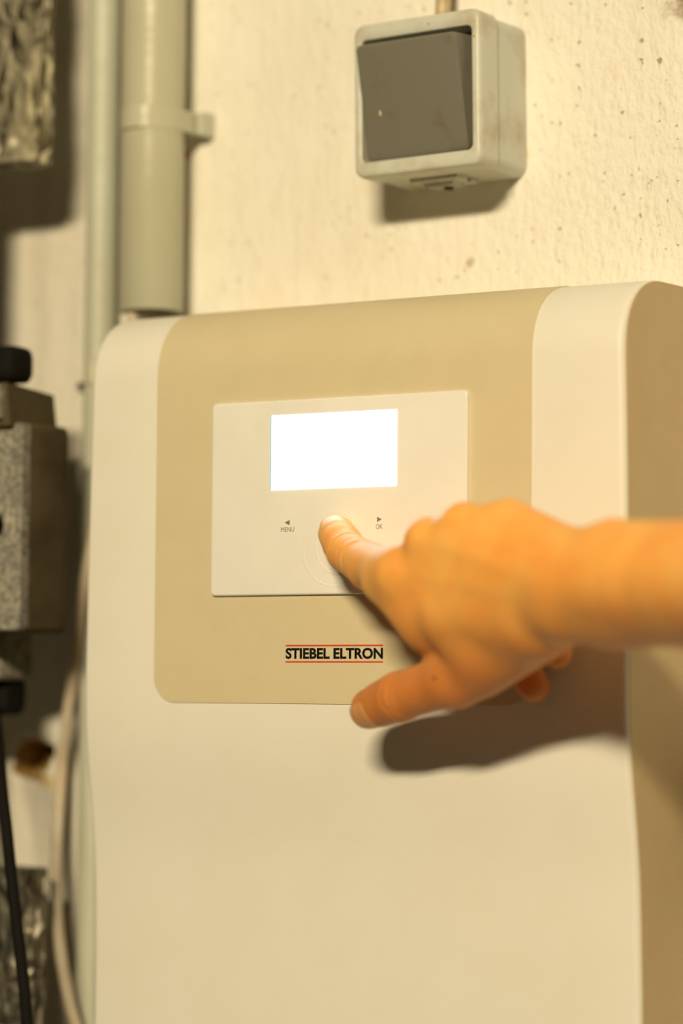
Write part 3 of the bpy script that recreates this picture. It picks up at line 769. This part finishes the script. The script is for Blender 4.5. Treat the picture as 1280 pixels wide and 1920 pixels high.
def nail(name, tip, joint, dors_hint, half_w, s0, s1, lab, roll=0.0):
    ax = (tip - joint); ax /= np.linalg.norm(ax)
    dors = dors_hint - (dors_hint @ ax) * ax; dors /= np.linalg.norm(dors)
    side = np.cross(ax, dors)
    dors = dors * math.cos(roll) + side * math.sin(roll); side = np.cross(ax, dors)
    nu, nv = 15, 17; pts = []
    for j in range(nv):
        v = j / (nv - 1)
        for i in range(nu):
            u = -1 + 2 * i / (nu - 1)
            # superellipse outline
            prx = u * math.sqrt(max(0.0, 1 - (abs(2 * v - 1) ** 5)) * .35 + .65) if True else u
            s = s0 + (s1 - s0) * v + (1.6 * (1 - u * u)) * (1 if v > .5 else -1) * abs(2 * v - 1)
            ang = prx * half_w
            pts.append((s, ang, u, v))
    pts = np.array(pts)
    start = tip + np.minimum(pts[:, :1], 0) * ax
    dr = np.cos(pts[:, 1:2]) * dors + np.sin(pts[:, 1:2]) * side
    phi = np.maximum(pts[:, :1], 0) / 7.0
    dr = np.cos(phi) * dr + np.sin(phi) * ax
    q = start + dr * 14
    for _ in range(40): q = q - dr * (sdf(q)[:, None]) * .8
    edge = 1 - np.maximum(np.abs(pts[:, 2]), np.abs(2 * pts[:, 3] - 1)) ** 6
    lift = -.15 + .5 * edge[:, None] + .35 * (pts[:, 3:4] > .8)
    outer = q + dr * lift; inner = q - dr * .5
    vs = [W(a[0], -a[1], a[2]) for a in outer] + [W(a[0], -a[1], a[2]) for a in inner]
    n1 = nu * nv; fc = []
    for j in range(nv - 1):
        for i in range(nu - 1):
            a = j * nu + i; fc.append((a, a + 1, a + nu + 1, a + nu)); fc.append((n1 + a, n1 + a + nu, n1 + a + nu + 1, n1 + a + 1))
    bl = [i for i in range(nu)] + [j * nu + nu - 1 for j in range(1, nv)] + [(nv - 1) * nu + i for i in range(nu - 2, -1, -1)] + [j * nu for j in range(nv - 2, 0, -1)]
    for a, b in zip(bl, bl[1:] + bl[:1]): fc.append((a, n1 + a, n1 + b, b))
    bm = bmesh.new(); V_ = [bm.verts.new(p) for p in vs]
    for f in fc:
        try: bm.faces.new([V_[i] for i in f])
        except ValueError: pass
    o = from_bm(name, bm, M['nail' if name == 'fingernail' else 'thumbnail'], hand, angle=60); o['label'] = lab
    o.data.materials.append(M['nail_edge'])
    for k, pl in enumerate(o.data.polygons):
        c = np.array(pl.center)
        if name == 'fingernail' and k < 2 * (nu - 1) * (nv - 1) and (k // 2) // (nu - 1) >= nv - 2: pl.material_index = 1
    return o
nail('fingernail', IDX[0], IDX[1], -Fv, .88, -3.6, 5.4, 'nail of the index finger', roll=0.15)
nail('thumbnail', THB[3], THB[2], -Fv - .22 * Uv, .95, -5.0, 6.0, 'nail of the thumb')
# mole on the thumb's base
c0 = Q(818, 1277, 75); dr = -Fv
q = c0 + dr * 10
q = np.array([c0 + dr * 25])
for _ in range(60): q = q - dr * sdf(q)[:, None] * .8
bm = bmesh.new(); bmesh.ops.create_icosphere(bm, subdivisions=2, radius=.0008, matrix=Matrix.Translation(W(q[0][0], -q[0][1], q[0][2])))
from_bm('mole', bm, M['mole'], hand)['label'] = 'small dark mole'
